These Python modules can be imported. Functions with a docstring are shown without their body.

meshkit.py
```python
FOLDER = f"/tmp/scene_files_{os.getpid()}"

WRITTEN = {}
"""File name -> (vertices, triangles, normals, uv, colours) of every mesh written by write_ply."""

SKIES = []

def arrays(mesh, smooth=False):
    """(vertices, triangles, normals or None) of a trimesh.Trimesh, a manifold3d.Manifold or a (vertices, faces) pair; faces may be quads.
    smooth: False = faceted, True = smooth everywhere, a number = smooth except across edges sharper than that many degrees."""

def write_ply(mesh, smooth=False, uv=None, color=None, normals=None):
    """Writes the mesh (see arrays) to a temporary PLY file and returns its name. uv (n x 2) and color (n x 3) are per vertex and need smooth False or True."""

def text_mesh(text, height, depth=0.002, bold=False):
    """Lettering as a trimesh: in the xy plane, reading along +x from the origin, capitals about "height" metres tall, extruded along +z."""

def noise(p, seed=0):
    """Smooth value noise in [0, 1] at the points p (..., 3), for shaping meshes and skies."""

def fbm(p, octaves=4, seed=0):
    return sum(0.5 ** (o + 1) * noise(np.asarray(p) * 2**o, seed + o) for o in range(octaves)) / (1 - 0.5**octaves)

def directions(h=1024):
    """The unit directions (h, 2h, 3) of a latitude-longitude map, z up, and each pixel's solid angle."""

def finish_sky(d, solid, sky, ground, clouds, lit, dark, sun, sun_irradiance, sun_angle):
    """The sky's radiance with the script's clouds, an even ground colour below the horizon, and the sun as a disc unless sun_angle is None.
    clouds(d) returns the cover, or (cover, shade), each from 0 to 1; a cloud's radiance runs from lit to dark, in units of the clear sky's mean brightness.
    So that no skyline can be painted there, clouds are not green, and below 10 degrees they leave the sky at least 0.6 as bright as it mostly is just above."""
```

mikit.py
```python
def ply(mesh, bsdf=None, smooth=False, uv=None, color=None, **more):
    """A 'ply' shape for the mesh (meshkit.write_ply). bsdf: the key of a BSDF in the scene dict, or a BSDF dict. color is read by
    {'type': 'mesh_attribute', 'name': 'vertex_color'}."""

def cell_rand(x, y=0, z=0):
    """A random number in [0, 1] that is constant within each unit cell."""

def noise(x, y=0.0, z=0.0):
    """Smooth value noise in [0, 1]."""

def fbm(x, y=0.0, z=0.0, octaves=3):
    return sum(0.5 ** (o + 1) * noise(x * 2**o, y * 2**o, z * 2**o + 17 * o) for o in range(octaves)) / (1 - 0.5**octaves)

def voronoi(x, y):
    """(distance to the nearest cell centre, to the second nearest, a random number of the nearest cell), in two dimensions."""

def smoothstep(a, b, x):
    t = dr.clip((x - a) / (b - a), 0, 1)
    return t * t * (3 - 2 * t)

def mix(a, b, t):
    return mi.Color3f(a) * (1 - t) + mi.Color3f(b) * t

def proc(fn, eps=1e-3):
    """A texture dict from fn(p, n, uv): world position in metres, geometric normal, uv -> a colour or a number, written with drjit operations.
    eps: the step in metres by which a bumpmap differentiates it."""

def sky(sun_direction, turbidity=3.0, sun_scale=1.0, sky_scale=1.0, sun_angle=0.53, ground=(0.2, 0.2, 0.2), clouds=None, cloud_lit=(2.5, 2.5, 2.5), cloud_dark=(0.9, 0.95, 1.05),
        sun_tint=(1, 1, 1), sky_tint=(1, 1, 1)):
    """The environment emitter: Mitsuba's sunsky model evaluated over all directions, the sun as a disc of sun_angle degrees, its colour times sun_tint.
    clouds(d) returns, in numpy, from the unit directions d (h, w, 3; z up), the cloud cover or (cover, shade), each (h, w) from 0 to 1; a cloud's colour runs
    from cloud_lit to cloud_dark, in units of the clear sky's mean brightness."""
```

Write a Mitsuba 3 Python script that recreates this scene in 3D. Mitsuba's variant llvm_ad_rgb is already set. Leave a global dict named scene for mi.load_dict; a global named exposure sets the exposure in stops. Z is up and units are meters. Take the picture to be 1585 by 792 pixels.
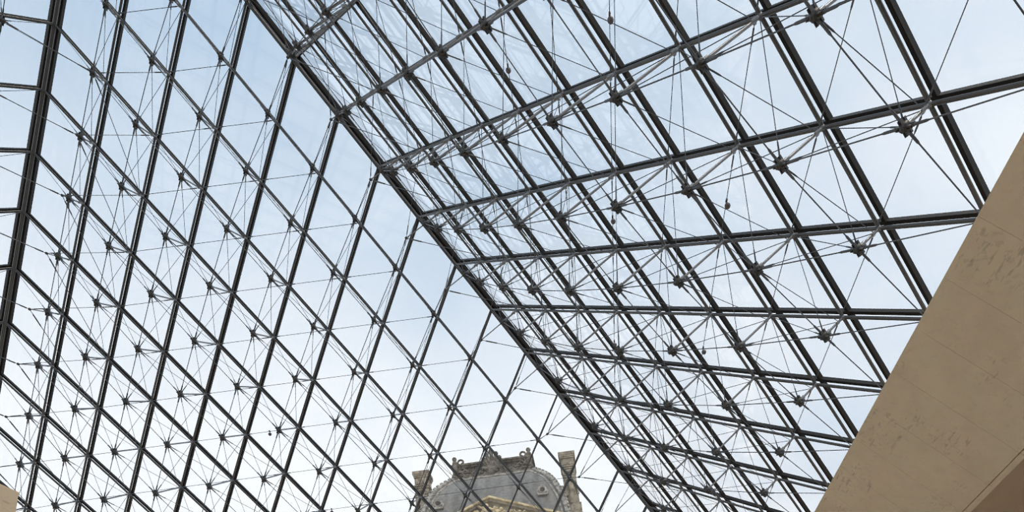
import math, random
import numpy as np, trimesh
import mitsuba as mi, mikit, meshkit
import drjit as dr

random.seed(7)
rng = np.random.default_rng(7)
T4 = mi.ScalarTransform4f
scene, labels = {}, {}

# ------------------------------------------------------------------ camera, sky, exposure
CAM = np.array([9.57619, 10.77436, -8.47213])
RIGHT = np.array([-0.0265838, 0.9902642, -0.1366389])
DOWN = np.array([-0.3216858, -0.1378909, -0.9367520])
FWD = np.array([-0.9464733, 0.0190523, 0.3222196])
FOCAL, CX, CY = 1013.299, 934.0, 987.6          # pixels of the 1585 x 792 frame: the photograph is the upper part of a taller one
scene['camera'] = {
    'type': 'perspective', 'fov_axis': 'x', 'fov': math.degrees(2 * math.atan(792.5 / FOCAL)),
    'principal_point_offset_x': -(CX - 792.5) / 1585.0, 'principal_point_offset_y': -(CY - 396.0) / 792.0,
    'near_clip': 0.05, 'far_clip': 500.0,
    'to_world': T4().look_at(origin=CAM.tolist(), target=(CAM + FWD).tolist(), up=(-DOWN).tolist())}


def clouds(d):
    """A nearly closed deck of thin cloud: white low down, thinner and bluer overhead, an even pale sheet to the right."""
    z = np.maximum(d[..., 2], 0.06)
    q = np.stack([d[..., 0] / (z + 0.25), d[..., 1] / (z + 0.25), z * 0.4], -1)
    big = meshkit.fbm(q * 2.6 + 3.1, 4, 3)
    wisp = meshkit.fbm(q * np.array([9.0, 6.0, 3.0]) + 9.0, 5, 11)
    thin = 0.15 + 3.0 * (d[..., 2] - 0.60)
    sheet = np.clip((d[..., 1] - 0.05) / 0.3, 0, 1)
    shade = np.clip(thin, 0.0, 0.92) * (1 - sheet) + 0.40 * sheet
    shade = shade + 0.45 * (big - 0.5) + 0.55 * (wisp - 0.5)
    return np.full(d.shape[:2], 0.96), np.clip(shade, 0, 1)


scene['sky'] = mikit.sky([0.45, 0.35, 0.82], turbidity=4.0, sun_scale=0.16, sun_angle=12.0, sun_tint=(1.0, 0.96, 0.9), sky_scale=1.0, ground=(0.3, 0.29, 0.27), clouds=clouds,
                         cloud_lit=(1.55, 1.58, 1.63), cloud_dark=(0.74, 0.96, 1.22), sky_tint=(1.0, 1.0, 0.95))
exposure = 2.65

# ------------------------------------------------------------------ materials
sm, mix, fbm, noise = mikit.smoothstep, mikit.mix, mikit.fbm, mikit.noise


def principled(name, color, rough=0.5, metal=0.0, **k):
    c = color if isinstance(color, dict) else {'type': 'rgb', 'value': list(color)}
    scene[name] = {'type': 'twosided', 'bsdf': {'type': 'principled', 'base_color': c, 'roughness': rough, 'metallic': metal, **k}}


principled('mat_mullion', (0.012, 0.011, 0.0105), 0.5, 0.0, specular=0.3)
principled('mat_tube', (0.112, 0.116, 0.122), 0.32, 0.5)
principled('mat_rod', (0.125, 0.140, 0.165), 0.4, 0.5)
principled('mat_joint', (0.085, 0.088, 0.092), 0.45, 0.5)
principled('mat_strut', (0.245, 0.255, 0.275), 0.35, 0.6)
scene['mat_glass'] = {'type': 'thindielectric', 'int_ior': 1.5, 'specular_transmittance': {'type': 'rgb', 'value': [0.965, 0.985, 0.985]}}



def concrete_fn(p, n, uv):
    a = fbm(p.x * 0.9, p.y * 0.9, p.z * 0.9, 4)
    b = fbm(p.x * 4.5 + 7, p.y * 4.5, p.z * 4.5, 4)
    g = noise(p.x * 55.0, p.y * 55.0, p.z * 55.0)
    s = fbm(p.x * 0.7, p.z * 6.0, p.y * 6.0, 3)
    c = mix((0.545, 0.45, 0.33), (0.775, 0.655, 0.50), 0.42 * a + 0.36 * b + 0.10 * g + 0.12 * s)
    c = c * mix((1.03, 0.98, 0.97), (0.97, 1.01, 0.98), fbm(p.x * 1.9 + 40.0, p.z * 2.3, p.y * 2.0, 2))
    # scuffs: short worn strokes along the beam in scattered clumps
    clump = sm(0.50, 0.68, fbm(p.x * 1.1 + 3.0, p.z * 1.5, 1.0, 3))
    st = sm(0.60, 0.74, fbm(p.x * 5.5 + 2.0, p.z * 30.0, p.y * 3.0, 3)) * clump
    fine = sm(0.62, 0.75, fbm(p.x * 14.0, p.z * 16.0 + p.x * 4.0, 4.0, 3)) * (0.3 + 0.7 * clump)
    return c * (1 - 0.26 * st) * (1 - 0.13 * fine)


def bump_fn(p, n, uv):
    return 0.5 * fbm(p.x * 14.0, p.y * 14.0, p.z * 14.0, 3) + 0.5 * noise(p.x * 90.0, p.y * 90.0, p.z * 90.0)


def stone_fn(p, n, uv):
    a = fbm(p.x * 0.8, p.y * 0.8, p.z * 0.8, 4)
    b = fbm(p.x * 4, p.y * 4, p.z * 2, 3)
    return mix((0.12, 0.108, 0.09), (0.46, 0.42, 0.35), sm(0.2, 0.8, 0.5 * a + 0.5 * b))


def slate_fn(p, n, uv):
    k = dr.floor(p.z * 4.0)
    t = mikit.cell_rand(dr.floor(p.y * 3.2 + 0.5 * k), k, dr.floor(p.x * 0.2))
    a = sm(0.15, 0.85, fbm(p.y * 1.4, p.z * 0.35, p.x * 0.5, 4))
    line = sm(0.0, 0.16, p.z * 4.0 - k)
    return mix((0.10, 0.105, 0.11), (0.235, 0.245, 0.25), 0.35 * t + 0.65 * a) * (0.75 + 0.25 * line)


def crest_fn(p, n, uv):
    a = fbm(p.x * 3, p.y * 3, p.z * 3, 3)
    return mix((0.045, 0.042, 0.038), (0.20, 0.19, 0.17), sm(0.2, 0.8, a))


def lead_fn(p, n, uv):
    a = fbm(p.x * 3, p.y * 3, p.z * 3, 3)
    return mix((0.15, 0.15, 0.145), (0.44, 0.44, 0.42), sm(0.2, 0.8, a))


def gold_fn(p, n, uv):
    a = fbm(p.x * 2.5, p.y * 2.5, p.z * 2.5, 3)
    return mix((0.34, 0.28, 0.18), (0.72, 0.63, 0.44), sm(0.25, 0.75, a))


def floor_fn(p, n, uv):
    t = mikit.cell_rand(dr.floor(p.x / 0.9), dr.floor(p.y / 0.9))
    return mix((0.70, 0.62, 0.50), (0.80, 0.72, 0.60), t)


for nm, fn, rough in (('concrete', concrete_fn, 0.85), ('stone', stone_fn, 0.9), ('slate', slate_fn, 0.6), ('lead', lead_fn, 0.6), ('crest', crest_fn, 0.7), ('warm_stone', gold_fn, 0.8), ('floor', floor_fn, 0.4)):
    principled('mat_' + nm, mikit.proc(fn), rough, 0.0, specular=0.3)
scene['mat_concrete_bumped'] = {'type': 'twosided', 'bsdf': {'type': 'bumpmap', 'scale': 0.004, 'arbitrary': mikit.proc(bump_fn, 0.01), 'bsdf': {
    'type': 'principled', 'base_color': mikit.proc(concrete_fn), 'roughness': 0.85, 'specular': 0.3}}}
principled('mat_soffit', (0.62, 0.495, 0.375), 0.85)
principled('mat_dark', (0.03, 0.03, 0.033), 0.5)
principled('mat_ground', (0.33, 0.31, 0.28), 0.9)
principled('mat_lamp', (0.135, 0.13, 0.145), 0.5, 0.2)
principled('mat_lamp_glass', (0.16, 0.15, 0.17), 0.25, 0.2)

# ------------------------------------------------------------------ helpers
used = {}


def key_for(name, parent=None):
    base = f'{parent}__{name}' if parent else name
    n = used.get(base, 0)
    used[base] = n + 1
    return base if n == 0 else f'{base}_{n:03d}'


def put(name, shape, mat=None, parent=None, M=None):
    k = key_for(name, parent)
    d = dict(shape)
    if mat:
        d['bsdf'] = {'type': 'ref', 'id': mat}
    if M is not None:
        d['to_world'] = T4(np.asarray(M, float).tolist())
    scene[k] = d
    return k


def tag(k, label, cat=None, group=None, kind=None):
    labels[k] = {a: b for a, b in (('label', label), ('category', cat), ('group', group), ('kind', kind)) if b}
    return k


def empty(name, label, cat=None, group=None, kind=None):
    return tag(key_for(name), label, cat, group, kind)


def cat(*ms):
    return trimesh.util.concatenate([m for m in ms])


def box(c, s, R=None):
    m = trimesh.creation.box(s)
    if R is not None:
        m.apply_transform(R)
    m.apply_translation(c)
    return m


def lathe(prof, sections=10):
    return trimesh.creation.revolve(np.asarray(prof, float), sections=sections)


def unit(v):
    v = np.asarray(v, float)
    return v / np.linalg.norm(v)


def frame(x, y, z, o):
    M = np.eye(4)
    M[:3, 0], M[:3, 1], M[:3, 2], M[:3, 3] = x, y, z, o
    return M


def along(p, q, r, ref=(0.31, 0.17, 0.93)):
    """The matrix that takes a unit bar (radius 1, z from 0 to 1) onto the segment p to q with radius r."""
    d = np.asarray(q, float) - p
    z = unit(d)
    x = unit(np.cross(z, ref) if abs(np.dot(z, ref)) < 0.98 else np.cross(z, (1, 0, 0)))
    return frame(x * r, np.cross(z, x) * r, d, p)


# ------------------------------------------------------------------ the pyramid: canonical face, turned about z for each side
N, HW, HT = 18, 17.7, 21.6
APEX = np.array([0, 0, HT])
CA, CB = np.array([-HW, -HW, 0.0]), np.array([-HW, HW, 0.0])      # left and right foot of the face as seen from inside
EA, EB = (CA - APEX) / N, (CB - APEX) / N
NI = unit(np.cross(EB, EA))
if NI[0] < 0:
    NI = -NI
UA, UB = unit(EA), unit(EB)
OUT_BAR, OUT_GLASS = 0.198, 0.245


def node(i, j, d=0.0):
    return APEX + i * EA + j * EB + d * NI


def depth(i, j):
    k = N - i - j
    g = lambda m, c, h: c * m / (m + h)
    return (g(i, 9.28, 12.1) ** -2 + g(j, 9.28, 12.1) ** -2 + g(k, 22.8, 34.25) ** -2) ** -0.5


def fork_depth(k):
    return float(np.interp(k, [2, 3, 4, 5, 6, 7, 8, 9, 11, 12, 15, 16], [0.35, 0.62, 0.82, 0.98, 1.2, 1.5, 1.58, 1.7, 2.0, 2.1, 1.7, 1.3]))


def knot(i, j):
    return node(i, j, depth(i, j))


# unit meshes shared by all copies
def tube_unit(sides, sleeves=()):
    prof = [(0, 0)]
    zs = [(0.0, 1.0), (1.0, 1.0)]
    if sleeves:
        zs = []
        if 0 in sleeves:
            zs += [(0.0, 1.0), (0.045, 1.0), (0.05, 2.1), (0.15, 1.9), (0.17, 1.0)]
        else:
            zs += [(0.0, 1.0)]
        if 1 in sleeves:
            zs += [(0.83, 1.0), (0.85, 1.9), (0.95, 2.1), (0.955, 1.0), (1.0, 1.0)]
        else:
            zs += [(1.0, 1.0)]
    prof += [(r, z) for z, r in zs] + [(0, 1)]
    return mikit.ply(lathe(prof, sides), smooth=50)


TUBE = tube_unit(12)
ROD2, ROD1 = tube_unit(6, (0, 1)), tube_unit(6, (0,))
BAR = mikit.ply(trimesh.creation.extrude_polygon(__import__('shapely').Polygon(
    [(-.026, -.055), (.026, -.055), (.033, -.046), (.033, .058), (.028, .064), (-.028, .064), (-.033, .058), (-.033, -.046)]), 1.0))


def bar_matrix(p, q, outward, s=1.0):
    z = unit(np.asarray(q) - p)
    y = unit(outward - np.dot(outward, z) * z)
    return frame(np.cross(y, z) * s, y * s, np.asarray(q) - p, p)


def pane_mesh(tri):
    g = 0.018
    P = np.array([[g, g], [1 - g, g], [g, 1 - g]]) if tri else np.array([[g, g], [1 - g, g], [1 - g, 1 - g], [g, 1 - g]])
    V = P[:, :1] * EA + P[:, 1:] * EB
    F = [[0, 1, 2]] if tri else [[0, 1, 2], [0, 2, 3]]
    return mikit.ply((V, np.array(F)))


PANE, PANE_TRI = pane_mesh(False), pane_mesh(True)


def strut_mesh(d):
    t = lathe([(0, 0), (.052, 0), (.052, .03), (.034, .055), (.0245, .07), (.0245, d - .22), (.018, d - .20), (.018, d - .18), (.041, d - .17), (.041, d - .06), (.03, d - .04), (0, d)] if d > .42 else
              [(0, 0), (.05, 0), (.05, .03), (.0225, .06), (.0225, d - .08), (.03, d - .06), (.03, d - .02), (0, d)], 9)
    clamp = lathe([(0, .12), (.017, .12), (.021, .14), (.021, .25), (.015, .27), (0, .27)], 7) if d > .42 else lathe([(0, .1), (.018, .1), (.018, .2), (0, .2)], 7)
    clamp.apply_translation((.05, -.012, 0))
    lug = cat(clamp, box((.03, -.006, .16), (.05, .02, .045)), box((-.022, 0, .15), (.05, .045, .05)))
    return cat(t, lug)


def joint_mesh():
    """Cast node: a short hub along the strut with eight clevis lugs and a bolt head."""
    hub = lathe([(0, -.06), (.03, -.06), (.055, -.055), (.074, -.035), (.074, .035), (.055, .062), (.04, .085), (.022, .09), (.022, .115), (0, .115)], 10)
    ms = [hub]
    nx = unit(EB - EA)
    ny = np.cross(NI, nx)
    fr = lambda v: np.array([np.dot(v, nx), np.dot(v, ny), np.dot(v, NI)])
    for v, w, zz in [(UA, .055, 0.03), (-UA, .055, 0.03), (UB, .055, 0.03), (-UB, .055, 0.03), (UA, .04, -.055), (-UA, .04, -.055), (UB, .04, -.055), (-UB, .04, -.055)]:
        a = fr(v)
        ang = math.atan2(a[1], a[0])
        R = trimesh.transformations.rotation_matrix(ang, (0, 0, 1))
        for s in (-1, 1):
            ms.append(box(np.array([math.cos(ang), math.sin(ang), 0]) * .082 + np.array([-math.sin(ang), math.cos(ang), 0]) * s * .021 + [0, 0, zz], (.075, .014, w), R))
    return cat(*ms), nx, ny


JM, NX, NY = joint_mesh()
JOINT = mikit.ply(JM, smooth=35)
FORK = mikit.ply(lathe([(0, -.045), (.03, -.04), (.042, -.012), (.042, .014), (.02, .04), (0, .045)], 8), smooth=40)
STRUTS = {}


def strut_ply(d):
    q = round(d * 50) / 50
    if q not in STRUTS:
        STRUTS[q] = mikit.ply(strut_mesh(q), smooth=35)
    return STRUTS[q]


def rotz(a):
    M = np.eye(4)
    c, s = math.cos(math.radians(a)), math.sin(math.radians(a))
    M[:2, :2] = [[c, -s], [s, c]]
    return M


def build_wall(name, label, angle, keep, trussed=True):
    R = rotz(angle)
    w = empty(name, label, kind='structure')
    P = lambda nm, shape, mat, M, parent=w: put(nm, shape, mat, parent, R @ M)
    Lrot = rotz(90)                                   # the neighbour across the left hip, in canonical coordinates
    turn = lambda p: (rotz(90) @ np.r_[p, 1])[:3]
    # panes, row by row from the apex
    for l in range(0, N):
        for i in range(l + 1):
            j = l - i
            M = np.eye(4)
            M[:3, 3] = node(i, j) - OUT_GLASS * NI
            P('pane', PANE_TRI if l == N - 1 else PANE, 'mat_glass', M)
    for fam in (0, 1):
        for c in range(1, N):
            n_ = N - c
            at = (lambda s: (s, c)) if fam == 0 else (lambda s: (c, s))
            p, q = node(*at(0)), node(*at(n_))
            P('mullion', BAR, 'mat_mullion', bar_matrix(p - OUT_BAR * NI, q - OUT_BAR * NI, -NI))
            t = P('truss', TUBE, 'mat_tube', along(p, q, 0.034))
            if not trussed:
                continue
            for s in range(1, n_):
                i, j = at(s)
                if not keep(i, j):
                    continue
                d = depth(i, j)
                k = knot(i, j)
                nxt = at(s + 1)
                if fam == 0:
                    P('strut', strut_ply(d), 'mat_strut', frame(NX, NY, NI, node(i, j)), t)
                    P('rod_joint', JOINT, 'mat_joint', frame(NX, NY, NI, k), t)
                # lower chord of the truss and its crossed braces
                end = knot(*nxt) if s + 1 < n_ else node(*nxt, .05)
                P('lower_rod', ROD2 if s + 1 < n_ else ROD1, 'mat_rod', along(k, end, .0105), t)
                P('brace_rod', ROD1, 'mat_rod', along(knot(i, j) + .05 * NI * 0, node(*at(s - 1), .03), .0068), t)
                if s + 1 < n_:
                    P('brace_rod', ROD1, 'mat_rod', along(k, node(*nxt, .15), .0068), t)
    if not trussed:
        return w
    # level ties, just inside the grid
    for l in range(3, N):
        for i in range(1, l - 1):
            j = l - i
            if keep(i, j) and keep(i + 1, j - 1) and j >= 2:
                a = node(i, j, .15)
                b = node(i + 1, j - 1, .15) if j - 1 >= 2 else node(i + 1, 1, fork_depth(i + 1) if i + 1 >= 3 else .15)
                P('tie_rod', ROD2, 'mat_rod', along(a, b, .0075))
    # forked links across the left hip
    for k in range(3, N - 1):
        if not keep(k, 1):
            continue
        f = node(k, 1, fork_depth(k))
        fk = P('fork_link', FORK, 'mat_joint', frame(NX, NY, NI, f))
        kn = knot(k, 1)
        nb_k, nb_n = turn(node(1, k, depth(1, k))), turn(node(1, k, .15))
        if np.linalg.norm(f - kn) > .15:
            P('link_rod', TUBE, 'mat_strut', along(kn, f, .015), fk)
        P('link_rod', ROD2, 'mat_rod', along(f, nb_k, .0105), fk)
        P('link_rod', ROD1, 'mat_rod', along(f, nb_n, .0075), fk)
        if k + 3 < N:
            P('link_rod', ROD1, 'mat_rod', along(f, node(k + 1, 2, .08), .0095), fk)
    return w


wall_front = build_wall('wall_front', 'sloping glazed lattice wall of the pyramid in the middle and left, with the palace roof behind it', 0, lambda i, j: True)
wall_right = build_wall('wall_right', 'sloping glazed lattice wall of the pyramid on the right, rising from the concrete edge', -90, lambda i, j: True)
wall_left = build_wall('wall_left', 'strip of the glazed lattice wall at the far left edge, beyond the thick hip', 90, lambda i, j: i <= 4)
wall_back = build_wall('wall_back', 'glazed lattice wall of the pyramid behind the viewer', 180, lambda i, j: False, trussed=False)

# hips
NA = (rotz(90) @ np.r_[NI, 0])[:3]                    # inward normal of the neighbour across the left hip
BIS = -unit(NI + NA)                                  # outward bisector there
for a, label in ((0, 'thick corner bar at the far left, two dark bars with a brown tube between'), (-90, 'long corner bar where the front and right glass walls meet'), (90, 'corner bar of the pyramid behind, on the left'), (180, 'corner bar of the pyramid behind, on the right')):
    R = rotz(a)
    h = empty('trim', label, kind='structure')
    labels['trim_%d' % (1 + len([k for k in labels if k.startswith('trim_')]))] = labels.pop(h)
    h = list(labels)[-1]
    top, foot = APEX, CA
    ends = lambda off: (top + off, foot + off)
    put('hip_tube', TUBE, 'mat_tube', h, R @ along(top, foot, 0.058))
    for nf, other in ((NI, NA), (NA, NI)):
        u = -unit(other - np.dot(other, nf) * nf)     # in the face's plane, away from the hip... sign fixed below
        if np.dot(u, BIS) > 0:
            u = -u
        p, q = ends(-nf * OUT_BAR + u * 0.0)
        put('hip_bar', BAR, 'mat_mullion', h, R @ bar_matrix(p, q, -nf, 1.15))
    p, q = ends(BIS * (OUT_BAR + .05))
    put('hip_cap', BAR, 'mat_mullion', h, R @ bar_matrix(p, q, BIS, 1.5))

# ------------------------------------------------------------------ the hall below: sloped concrete edge, soffit, floor
SL = np.array([0, 0.63382261, -0.77347844])           # down the right-hand slope
NR = np.array([0, -0.77347844, -0.63382261])          # inward normal there
BASE = np.array([0, 17.7, 0.0]) + 0.27 * NR
TOP_S, BOT_S, STRIP_S = -0.10, 2.76, 2.90
ceiling = empty('ceiling', 'concrete ring around the foot of the pyramid with a sloped edge of board panels', kind='structure')
PW, G = 1.1, 0.003
x0 = -2.27 + PW * 0.0
wid = PW - G
pm = box((0, 0, 0), (1, 1, 1))


def chamfer_panel(wd, ht, th, c=0.012):
    v = []
    for z, e in ((0, 0), (th - c, 0), (th, c)):
        v += [(-wd / 2 + e, e, z), (wd / 2 - e, e, z), (wd / 2 - e, ht - e, z), (-wd / 2 + e, ht - e, z)]
    return trimesh.convex.convex_hull(np.array(v))


PANEL = mikit.ply(chamfer_panel(wid, BOT_S - TOP_S, 0.16, 0.003))
STRIP = mikit.ply(chamfer_panel(wid, STRIP_S - BOT_S - .012, 0.15, 0.01))
for n_ in range(-14, 15):
    xc = x0 + PW / 2 + n_ * PW
    for nm, ply_, s in (('edge_panel', PANEL, TOP_S), ('edge_strip', STRIP, BOT_S + .012)):
        o = BASE + SL * s - 0.16 * NR + np.array([xc, 0, 0])
        put(nm, ply_, 'mat_concrete', ceiling, frame((1, 0, 0), SL, NR * 1.0 if np.dot(np.cross((1, 0, 0), SL), NR) > 0 else NR, o))


def ring_mesh(prof):
    """A closed profile in (distance from the middle, z), mitred around the square."""
    V, F = [], []
    n = len(prof)
    for sx, sy in ((1, 1), (-1, 1), (-1, -1), (1, -1)):
        V += [(sx * r, sy * r, z) for r, z in prof]
    for k in range(4):
        for a in range(n):
            b = (a + 1) % n
            k2 = (k + 1) % 4
            F += [(k * n + a, k * n + b, k2 * n + b), (k * n + a, k2 * n + b, k2 * n + a)]
    m = trimesh.Trimesh(np.array(V), np.array(F), process=False)
    m.fix_normals()
    return m


tp = BASE + SL * (TOP_S + .02) - .012 * NR
bt = BASE + SL * STRIP_S - .03 * NR
tp, bt = tp - .0 * NR, bt - .03 * NR
SOFF = bt[2] + 0.03
put('slab', mikit.ply(ring_mesh([(tp[1], tp[2]), (bt[1], bt[2]), (bt[1] + .05, SOFF), (34, SOFF), (34, -.02), (17.9, -.02)])), 'mat_soffit', ceiling)
fl = put('floor', mikit.ply(box((0, 0, -10.4), (68, 68, .4))), 'mat_floor')
tag(fl, 'pale limestone floor of the hall below', kind='structure')
wb = put('wall_hall', mikit.ply(ring_mesh([(33.9, -10.2), (34.4, -10.2), (34.4, -2.0), (33.9, -2.0)])), 'mat_concrete')
tag(wb, 'concrete wall around the hall', kind='structure')
gr = put('ground', mikit.ply(ring_mesh([(34, -.3), (34, 0), (160, 0), (160, -.3)])), 'mat_ground')
tag(gr, 'paved courtyard outside', kind='structure')

pil = empty('concrete_pillar', 'pale concrete pillar whose top corner shows in the bottom left corner', 'pillar')
R = rotz(-13) @ np.eye(4)
M = rotz(-13)
M[:3, 3] = (-.15, 1.24, -10.2)
put('shaft', mikit.ply(chamfer_panel(1.0, 1.0, 9.2, .012)), 'mat_concrete', pil, M @ np.array([[1, 0, 0, .5], [0, 1, 0, -1.0], [0, 0, 1, 0], [0, 0, 0, 1.0]]))

# ------------------------------------------------------------------ small spotlights on the level ties
body = lathe([(0, -.050), (.026, -.046), (.047, -.032), (.057, -.010), (.058, .014), (.050, .034), (.046, .040), (0, .040)], 14)
lens = lathe([(0, .039), (.045, .039), (.038, .050), (0, .058)], 14)
yoke = cat(box((0, 0, -.075), (.012, .016, .07)), box((0.02, 0, -.118), (.07, .022, .022)), box((.048, 0, -.112), (.026, .034, .034)), box((0, 0, -.118), (.03, .034, .034)))
LB, LL, LY = mikit.ply(body, smooth=40), mikit.ply(lens, smooth=40), mikit.ply(yoke)
for face, lev, s, label in [(-90, 13, 7.5, 'small round spotlight nearest the top edge, right of centre'), (-90, 11, 5.5, 'small round spotlight in the smeared panes right of the long corner bar'),
                            (-90, 15, 7.5, 'rightmost small round spotlight, below a cable joint on the right wall'), (-90, 13, 5.5, 'small round spotlight hanging just under a rod joint at the middle of the right wall'),
                            (-90, 15, 5.5, 'small spotlight seen side-on at right, low among the rods above the seventh cross bar'), (-90, 13, 3.5, 'small dark spotlight seen against a dark cross bar, low at right of centre'),
                            (0, 11, 5.5, 'small spotlight on a level rod of the front wall, lower left of centre'), (0, 13, 5.75, 'small spotlight on a level rod at the bottom edge, left of the palace')]:
    R = rotz(face)
    # on the right wall the first index runs along its left hip
    i, j = (lev - s, s)
    if face == 0:
        i, j = s, lev - s
    p = (R @ np.r_[node(i, j, .15), 1])[:3]
    L = empty('spotlight', label, 'spotlight', 'spotlights clipped to the tie rods')
    M = frame((1, 0, 0), (0, -1, 0), (0, 0, -1), p - np.array([0, 0, .118]))
    put('housing', LB, 'mat_lamp', L, M)
    put('lens', LL, 'mat_lamp_glass', L, M)
    put('bracket', LY, 'mat_lamp', L, M)

# ------------------------------------------------------------------ the palace pavilion beyond the front wall
YC = 2.0
pal = empty('palace_pavilion', 'old stone palace pavilion with grey slate dome, ornate crest and carved chimneys, beyond the glass', 'palace')
XD = -62.0
ZS = np.array([26.0, 28.2, 30.4, 31.7, 33.0, 33.9, 34.8, 35.5, 36.0, 36.4])
WS = np.array([8.35, 8.2, 7.9, 7.5, 7.05, 6.62, 6.05, 5.5, 5.1, 4.75])


def loft(zs, ws):
    V, F = [], []
    for z, w in zip(zs, ws):
        V += [(-w, -w, z), (w, -w, z), (w, w, z), (-w, w, z)]
    for a in range(len(zs) - 1):
        for k in range(4):
            k2 = (k + 1) % 4
            F += [(4 * a + k, 4 * a + k2, 4 * a + 4 + k2), (4 * a + k, 4 * a + 4 + k2, 4 * a + 4 + k)]
    e = 4 * (len(zs) - 1)
    F += [(e, e + 1, e + 2), (e, e + 2, e + 3), (0, 2, 1), (0, 3, 2)]
    return trimesh.Trimesh(np.array(V, float), np.array(F), process=False)


zz = np.linspace(26, 36.4, 22)
ww = np.interp(zz, ZS, WS)
dome = loft(zz, ww)
dome.apply_translation((XD, YC, 0))
put('slate_dome', mikit.ply(dome, smooth=30), 'mat_slate', pal)


def sweep(points, r, sides=6):
    ms = []
    for a, b in zip(points[:-1], points[1:]):
        c = trimesh.creation.cylinder(r, segment=[a, b], sections=sides)
        ms.append(c)
        s = trimesh.creation.icosphere(1, r)
        s.apply_translation(b)
        ms.append(s)
    return cat(*ms)


SCALE = mikit.ply(trimesh.convex.convex_hull(np.array([(a, b, c * (1 - .25 * abs(b / .16))) for a in (-.2, .2) for b in (-.1, .1) for c in (-.2, .2)] + [(0, 0, .3), (0, .16, 0)])))
for sx, sy in ((1, -1), (1, 1), (-1, -1), (-1, 1)):
    pts = [np.array([XD + sx * w, YC + sy * w, z]) for z, w in zip(zz, ww)]
    rib = sweep(pts, .30)
    inner = sweep([p - np.array([0, sy * .62, 0]) + np.array([sx * .02, 0, 0]) for p in pts], .13)
    k = put('hip_rib', mikit.ply(cat(rib, inner)), 'mat_lead', pal)
    if sx > 0:
        for p, p2 in zip(pts[4:-1], pts[5:]):
            d = unit(p2 - p)
            put('rib_scale', SCALE, 'mat_lead', k, frame(unit(np.cross((sx * -sy, 1, 0), d)), np.cross(d, unit(np.cross((sx * -sy, 1, 0), d))), d, (p + p2) / 2 + np.array([sx, sy, 1.0]) * .13))
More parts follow.
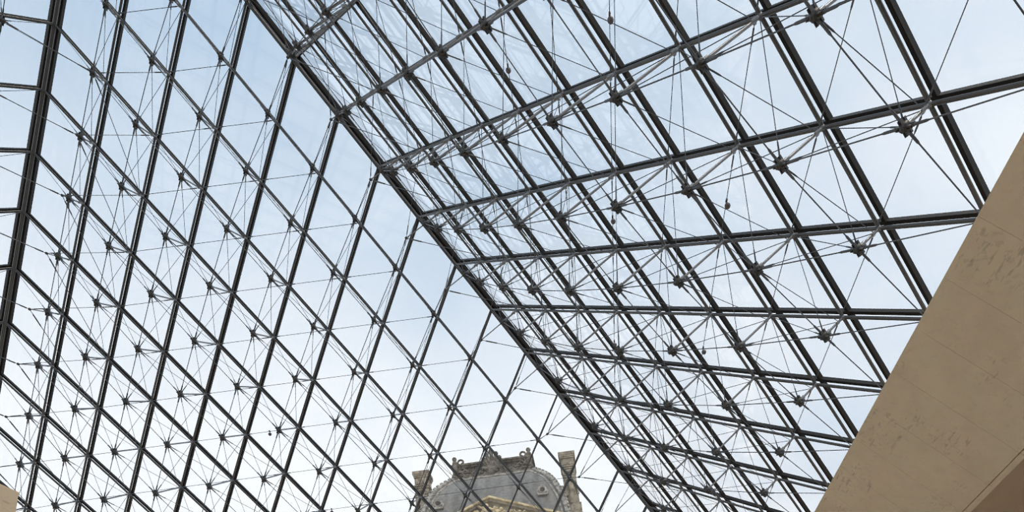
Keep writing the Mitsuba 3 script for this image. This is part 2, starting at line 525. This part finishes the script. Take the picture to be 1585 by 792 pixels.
# dome's round windows with carved hoods
for y in (-4.0, 7.7):
    z = 31.6
    x = XD + np.interp(z, ZS, WS)
    hood = trimesh.creation.torus(.40, .13, major_sections=16, minor_sections=8)
    hood.apply_transform(trimesh.transformations.rotation_matrix(math.pi / 2, (0, 1, 0)))
    hood.apply_translation((x + .35, y, z))
    sill = cat(box((x + .2, y, z - .6), (.6, 1.1, .24)), box((x + .25, y - .52, z - .25), (.45, .2, .6)), box((x + .25, y + .52, z - .25), (.45, .2, .6)), box((x + .3, y, z + .58), (.4, .3, .22)))
    k = put('round_window', mikit.ply(cat(hood, sill), smooth=40), 'mat_lead', pal)
    c = trimesh.creation.cylinder(.40, .7, sections=16)
    c.apply_transform(trimesh.transformations.rotation_matrix(math.pi / 2, (0, 1, 0)))
    c.apply_translation((x, y, z))
    put('pane', mikit.ply(c), 'mat_dark', k)
# crest: cornice mouldings, frieze with ribs, urns at the ends, palmette in the middle
W = 4.75
cr = []
for (w, z0, z1) in ((5.0, 36.3, 36.55), (4.65, 36.55, 36.9), (4.85, 36.9, 37.05), (4.45, 37.05, 38.0), (4.75, 38.0, 38.2), (4.95, 38.2, 38.42)):
    cr.append(box((XD, YC, (z0 + z1) / 2), (2 * w, 2 * w, z1 - z0)))
put('lead_moulding', mikit.ply(cat(box((XD, YC, 36.22), (10.1, 10.1, .16)), box((XD, YC, 36.05), (10.35, 10.35, .1)))), 'mat_lead', pal)
crest = put('crest_cornice', mikit.ply(cat(*cr)), 'mat_crest', pal)
for k in range(30):
    y = YC - 4.0 + 8.0 * k / 29
    if abs(y - YC) > 1.2:
        put('crest_flute', mikit.ply(box((XD + 4.47, y, 37.5), (.12, .14, .8))) if k == 0 else mikit.ply(box((XD + 4.47, y, 37.5), (.12, .14, .8))), 'mat_crest', crest)


def ball(c, r, s=(1, 1, 1)):
    m = trimesh.creation.icosphere(2, 1.0)
    m.apply_scale(np.array(s) * r)
    m.apply_translation(c)
    return m


def scroll(c, R_, r, a0, a1, flip=1, turns=14):
    pts = []
    for t in np.linspace(0, 1, turns):
        a = math.radians(a0 + (a1 - a0) * t)
        rr = R_ * (1 - .45 * t)
        pts.append(np.array([c[0], c[1] + flip * rr * math.cos(a), c[2] + rr * math.sin(a)]))
    return sweep(pts, r, 6)


for s in (-1, 1):
    y = YC + s * 4.45
    x = XD + 4.75
    urn = lathe([(0, 37.0), (.32, 37.0), (.34, 37.2), (.2, 37.35), (.34, 37.6), (.40, 37.9), (.33, 38.25), (.20, 38.4), (.30, 38.55), (.28, 38.8), (.16, 38.95), (.24, 39.1), (.28, 39.28), (.20, 39.46), (0, 39.5)], 12)
    urn.apply_translation((x, y, 0))
    k = put('crest_urn', mikit.ply(urn, smooth=40), 'mat_crest', pal)
    sc = cat(scroll((x, y - s * .75, 38.75), .42, .12, -90, 250, s), scroll((x, y - s * .9, 37.75), .55, .13, 60, 330, -s),
             scroll((x, y - s * .55, 36.95), .5, .15, 20, 300, s), ball((x, y - s * .35, 38.3), .25), ball((x, y + s * .15, 36.7), .35, (1, 1, .8)), ball((x + .1, y - s * 1.5, 37.1), .3, (.7, 1.4, .6)),
             sweep([np.array([x, y - s * .2, 37.2]), np.array([x, y - s * .9, 37.9]), np.array([x, y - s * 1.6, 37.25])], .12))
    put('scrollwork', mikit.ply(sc), 'mat_crest', k)
x = XD + 4.85
pm_ = put('palmette', mikit.ply(cat(ball((x, YC, 36.9), .6, (.6, 1.2, .7)), box((x - .1, YC, 36.7), (.3, 7.4, .3)))), 'mat_crest', pal)
for a in np.linspace(-72, 72, 9):
    r = math.radians(a)
    L = 2.75 - 1.3 * abs(a) / 72
    pts = [np.array([x + .1 * t, YC + math.sin(r) * L * t * .75, 36.9 + math.cos(r) * L * t]) for t in (0, .5, .85, 1.0)]
    put('leaf', mikit.ply(cat(sweep(pts, .24, 6), ball(pts[-1], .28))), 'mat_crest', pm_)
for s in (-1, 1):
    put('leaf_scroll', mikit.ply(scroll((x, YC + s * 1.3, 36.85), .45, .13, 90, 430, s)), 'mat_crest', pm_)
    put('leaf_scroll', mikit.ply(scroll((x, YC + s * 2.3, 36.75), .36, .12, 90, 430, s)), 'mat_crest', pm_)
    for q in (3.0, 3.5):
        put('leaf', mikit.ply(ball((x, YC + s * q, 36.75), .24, (.8, 1.4, .7))), 'mat_crest', pm_)

# pediment in front of the dome
XP, YP, ZP = -53.3, 1.9, 31.0
pan = math.atan(0.425)


def rake(s, off, th, dep, ln=11.5):
    m = trimesh.creation.box((dep, ln, th))
    m.apply_translation((0, ln / 2, 0))
    m.apply_transform(trimesh.transformations.rotation_matrix(-pan, (1, 0, 0)))
    if s < 0:
        m.apply_transform(np.diag([1, -1, 1, 1.0]))
        m.invert()
    m.apply_translation((XP - dep / 2 + (.45 if th < .2 else .2), YP, ZP - off))
    return m


tym = trimesh.creation.extrude_polygon(__import__('shapely').Polygon([(0, 0), (9.6, -4.08), (-9.6, -4.08)]), .5)
tym.apply_transform(np.array([[0, 0, 1, XP - .75], [1, 0, 0, YP], [0, 1, 0, ZP - .5], [0, 0, 0, 1.0]]))
ped = put('pediment', mikit.ply(tym), 'mat_stone', pal)
for s in (-1, 1):
    put('raking_moulding', mikit.ply(cat(rake(s, .38, .26, .4))), 'mat_stone', ped)
    put('raking_cornice', mikit.ply(cat(rake(s, .07, .13, .55), rake(s, .19, .11, .42))), 'mat_warm_stone', ped)
put('base_cornice', mikit.ply(cat(box((XP, YP, ZP - 4.8), (1.8, 21, .4)), box((XP - .1, YP, ZP - 5.15), (1.4, 20.4, .3)))), 'mat_warm_stone', ped)
# relief figures in the gable
fr_ = np.random.default_rng(3)


def figure(y, z, h, lean):
    b = np.array([XP + .15, y, z])
    up = unit(np.array([0, math.sin(lean), math.cos(lean)]))
    sd = np.array([0, math.cos(lean), -math.sin(lean)])
    hip, neck = b + up * h * .45, b + up * h * .8
    ms = [trimesh.creation.capsule(h * .36, h * .13, count=[8, 8])]
    ms[0].apply_transform(trimesh.geometry.align_vectors((0, 0, 1), up))
    ms[0].apply_translation(hip)
    ms.append(ball(b + up * h * .93, h * .1))
    for s in (-1, 1):
        ms.append(sweep([hip, hip + sd * s * h * .1 - up * h * .22, b + sd * s * h * .16], h * .075))
        el = neck + sd * s * h * .22 - up * h * (.15 if fr_.random() < .5 else -.08)
        ms.append(sweep([neck + sd * s * h * .08, el, el + sd * s * h * (.1 if fr_.random() < .6 else -.1) + up * h * .12], h * .05))
    return cat(*ms)


for y, h in [(0, 2.6), (-1.4, 2.1), (1.4, 2.1), (-2.7, 1.8), (2.8, 1.8), (-4.0, 1.35), (4.1, 1.4), (-5.3, 1.0), (5.4, 1.0), (-.7, 1.5), (.75, 1.5), (2.1, 1.3), (-2.05, 1.3), (3.5, 1.0), (-3.4, 1.0), (6.6, .7)]:
    roof = ZP - .75 - .425 * abs(y)
    z = max(ZP - 4.4, roof - h - fr_.uniform(.1, .4)) if h > 1.2 else roof - h - fr_.uniform(.15, .5)
    put('relief_figure', mikit.ply(figure(YP + y, z, h, fr_.uniform(-.35, .35)), smooth=60), 'mat_warm_stone', ped)
    put('relief_figure', mikit.ply(figure(YP + y + .5, z - h * .8, h * .9, fr_.uniform(-.6, .6)), smooth=60), 'mat_warm_stone', ped)

# chimneys with carved figures, either side of the dome
for s, yc, zt in ((-1, -6.72, 38.7), (1, 10.9, 38.67)):
    x = -58.7
    w = 1.62
    m = [box((x, yc, zt - .2), (2.0, 2.0, .4)), box((x, yc, zt - .5), (1.9, 1.86, .2)), box((x, yc, zt - .7), (1.75, 1.75, .22)), box((x, yc, zt - 4.5), (1.5, 1.6, 8.2)),
         box((x, yc, zt - 1.95), (1.75, 1.85, .16)), box((x, yc, zt - 2.2), (1.65, 1.72, .2)), box((x, yc, zt - 7.3), (1.9, 1.95, .4)), box((x, yc, zt - 9.9), (1.9, 1.9, 5))]
    for yy in (-.42, .42):
        m.append(box((x + .78, yc + yy, zt - 1.35), (.08, .55, .7)))
    ch = put('chimney', mikit.ply(cat(*m)), 'mat_stone', pal)
    orn = [box((x + .72, yc, zt - 4.8), (.2, 1.2, 4.4)), ball((x + .85, yc, zt - 2.7), .28, (.7, 1.4, .8)), scroll((x + .8, yc - .45, zt - 3.0), .3, .1, 0, 300), scroll((x + .8, yc + .45, zt - 3.0), .3, .1, 0, 300, -1),
           ball((x + .9, yc, zt - 4.0), .32, (.8, .8, 1)), sweep([np.array([x + .85, yc, zt - 4.3]), np.array([x + .95, yc + .1, zt - 5.4]), np.array([x + .9, yc - .2, zt - 6.9])], .33, 8),
           sweep([np.array([x + .85, yc - .3, zt - 4.6]), np.array([x + .95, yc - .75, zt - 5.2]), np.array([x + .95, yc - .55, zt - 6.0])], .14),
           sweep([np.array([x + .85, yc + .3, zt - 4.6]), np.array([x + .95, yc + .75, zt - 4.9]), np.array([x + .95, yc + .8, zt - 5.9])], .14)]
    put('carved_figure', mikit.ply(cat(*orn), smooth=60), 'mat_stone', ch)
    side = [ball((x + .5, yc - s * 1.0, zt - 4.6 - 0.6 * q), .22 + .05 * (q % 2), (1, 1.2, 1.2)) for q in range(6)]
    put('side_carving', mikit.ply(cat(*side)), 'mat_stone', ch)
# body of the pavilion down to the courtyard, and the roofs beside it
put('stone_body', mikit.ply(cat(box((XD - .4, YC, 13.2), (16.6, 17.4, 26.4)), box((XD, YC, 26.2), (18.0, 18.6, .5)), box((XD, YC, 25.2), (17.4, 18.2, .3)), box((XD - .5, YC, 26.6), (16.6, 19.6, 3.6)))), 'mat_stone', pal)

labels[ped] = {'label': 'warm stone gable full of carved figures'}
labels[crest] = {'label': 'dark ornate crest along the top of the dome'}
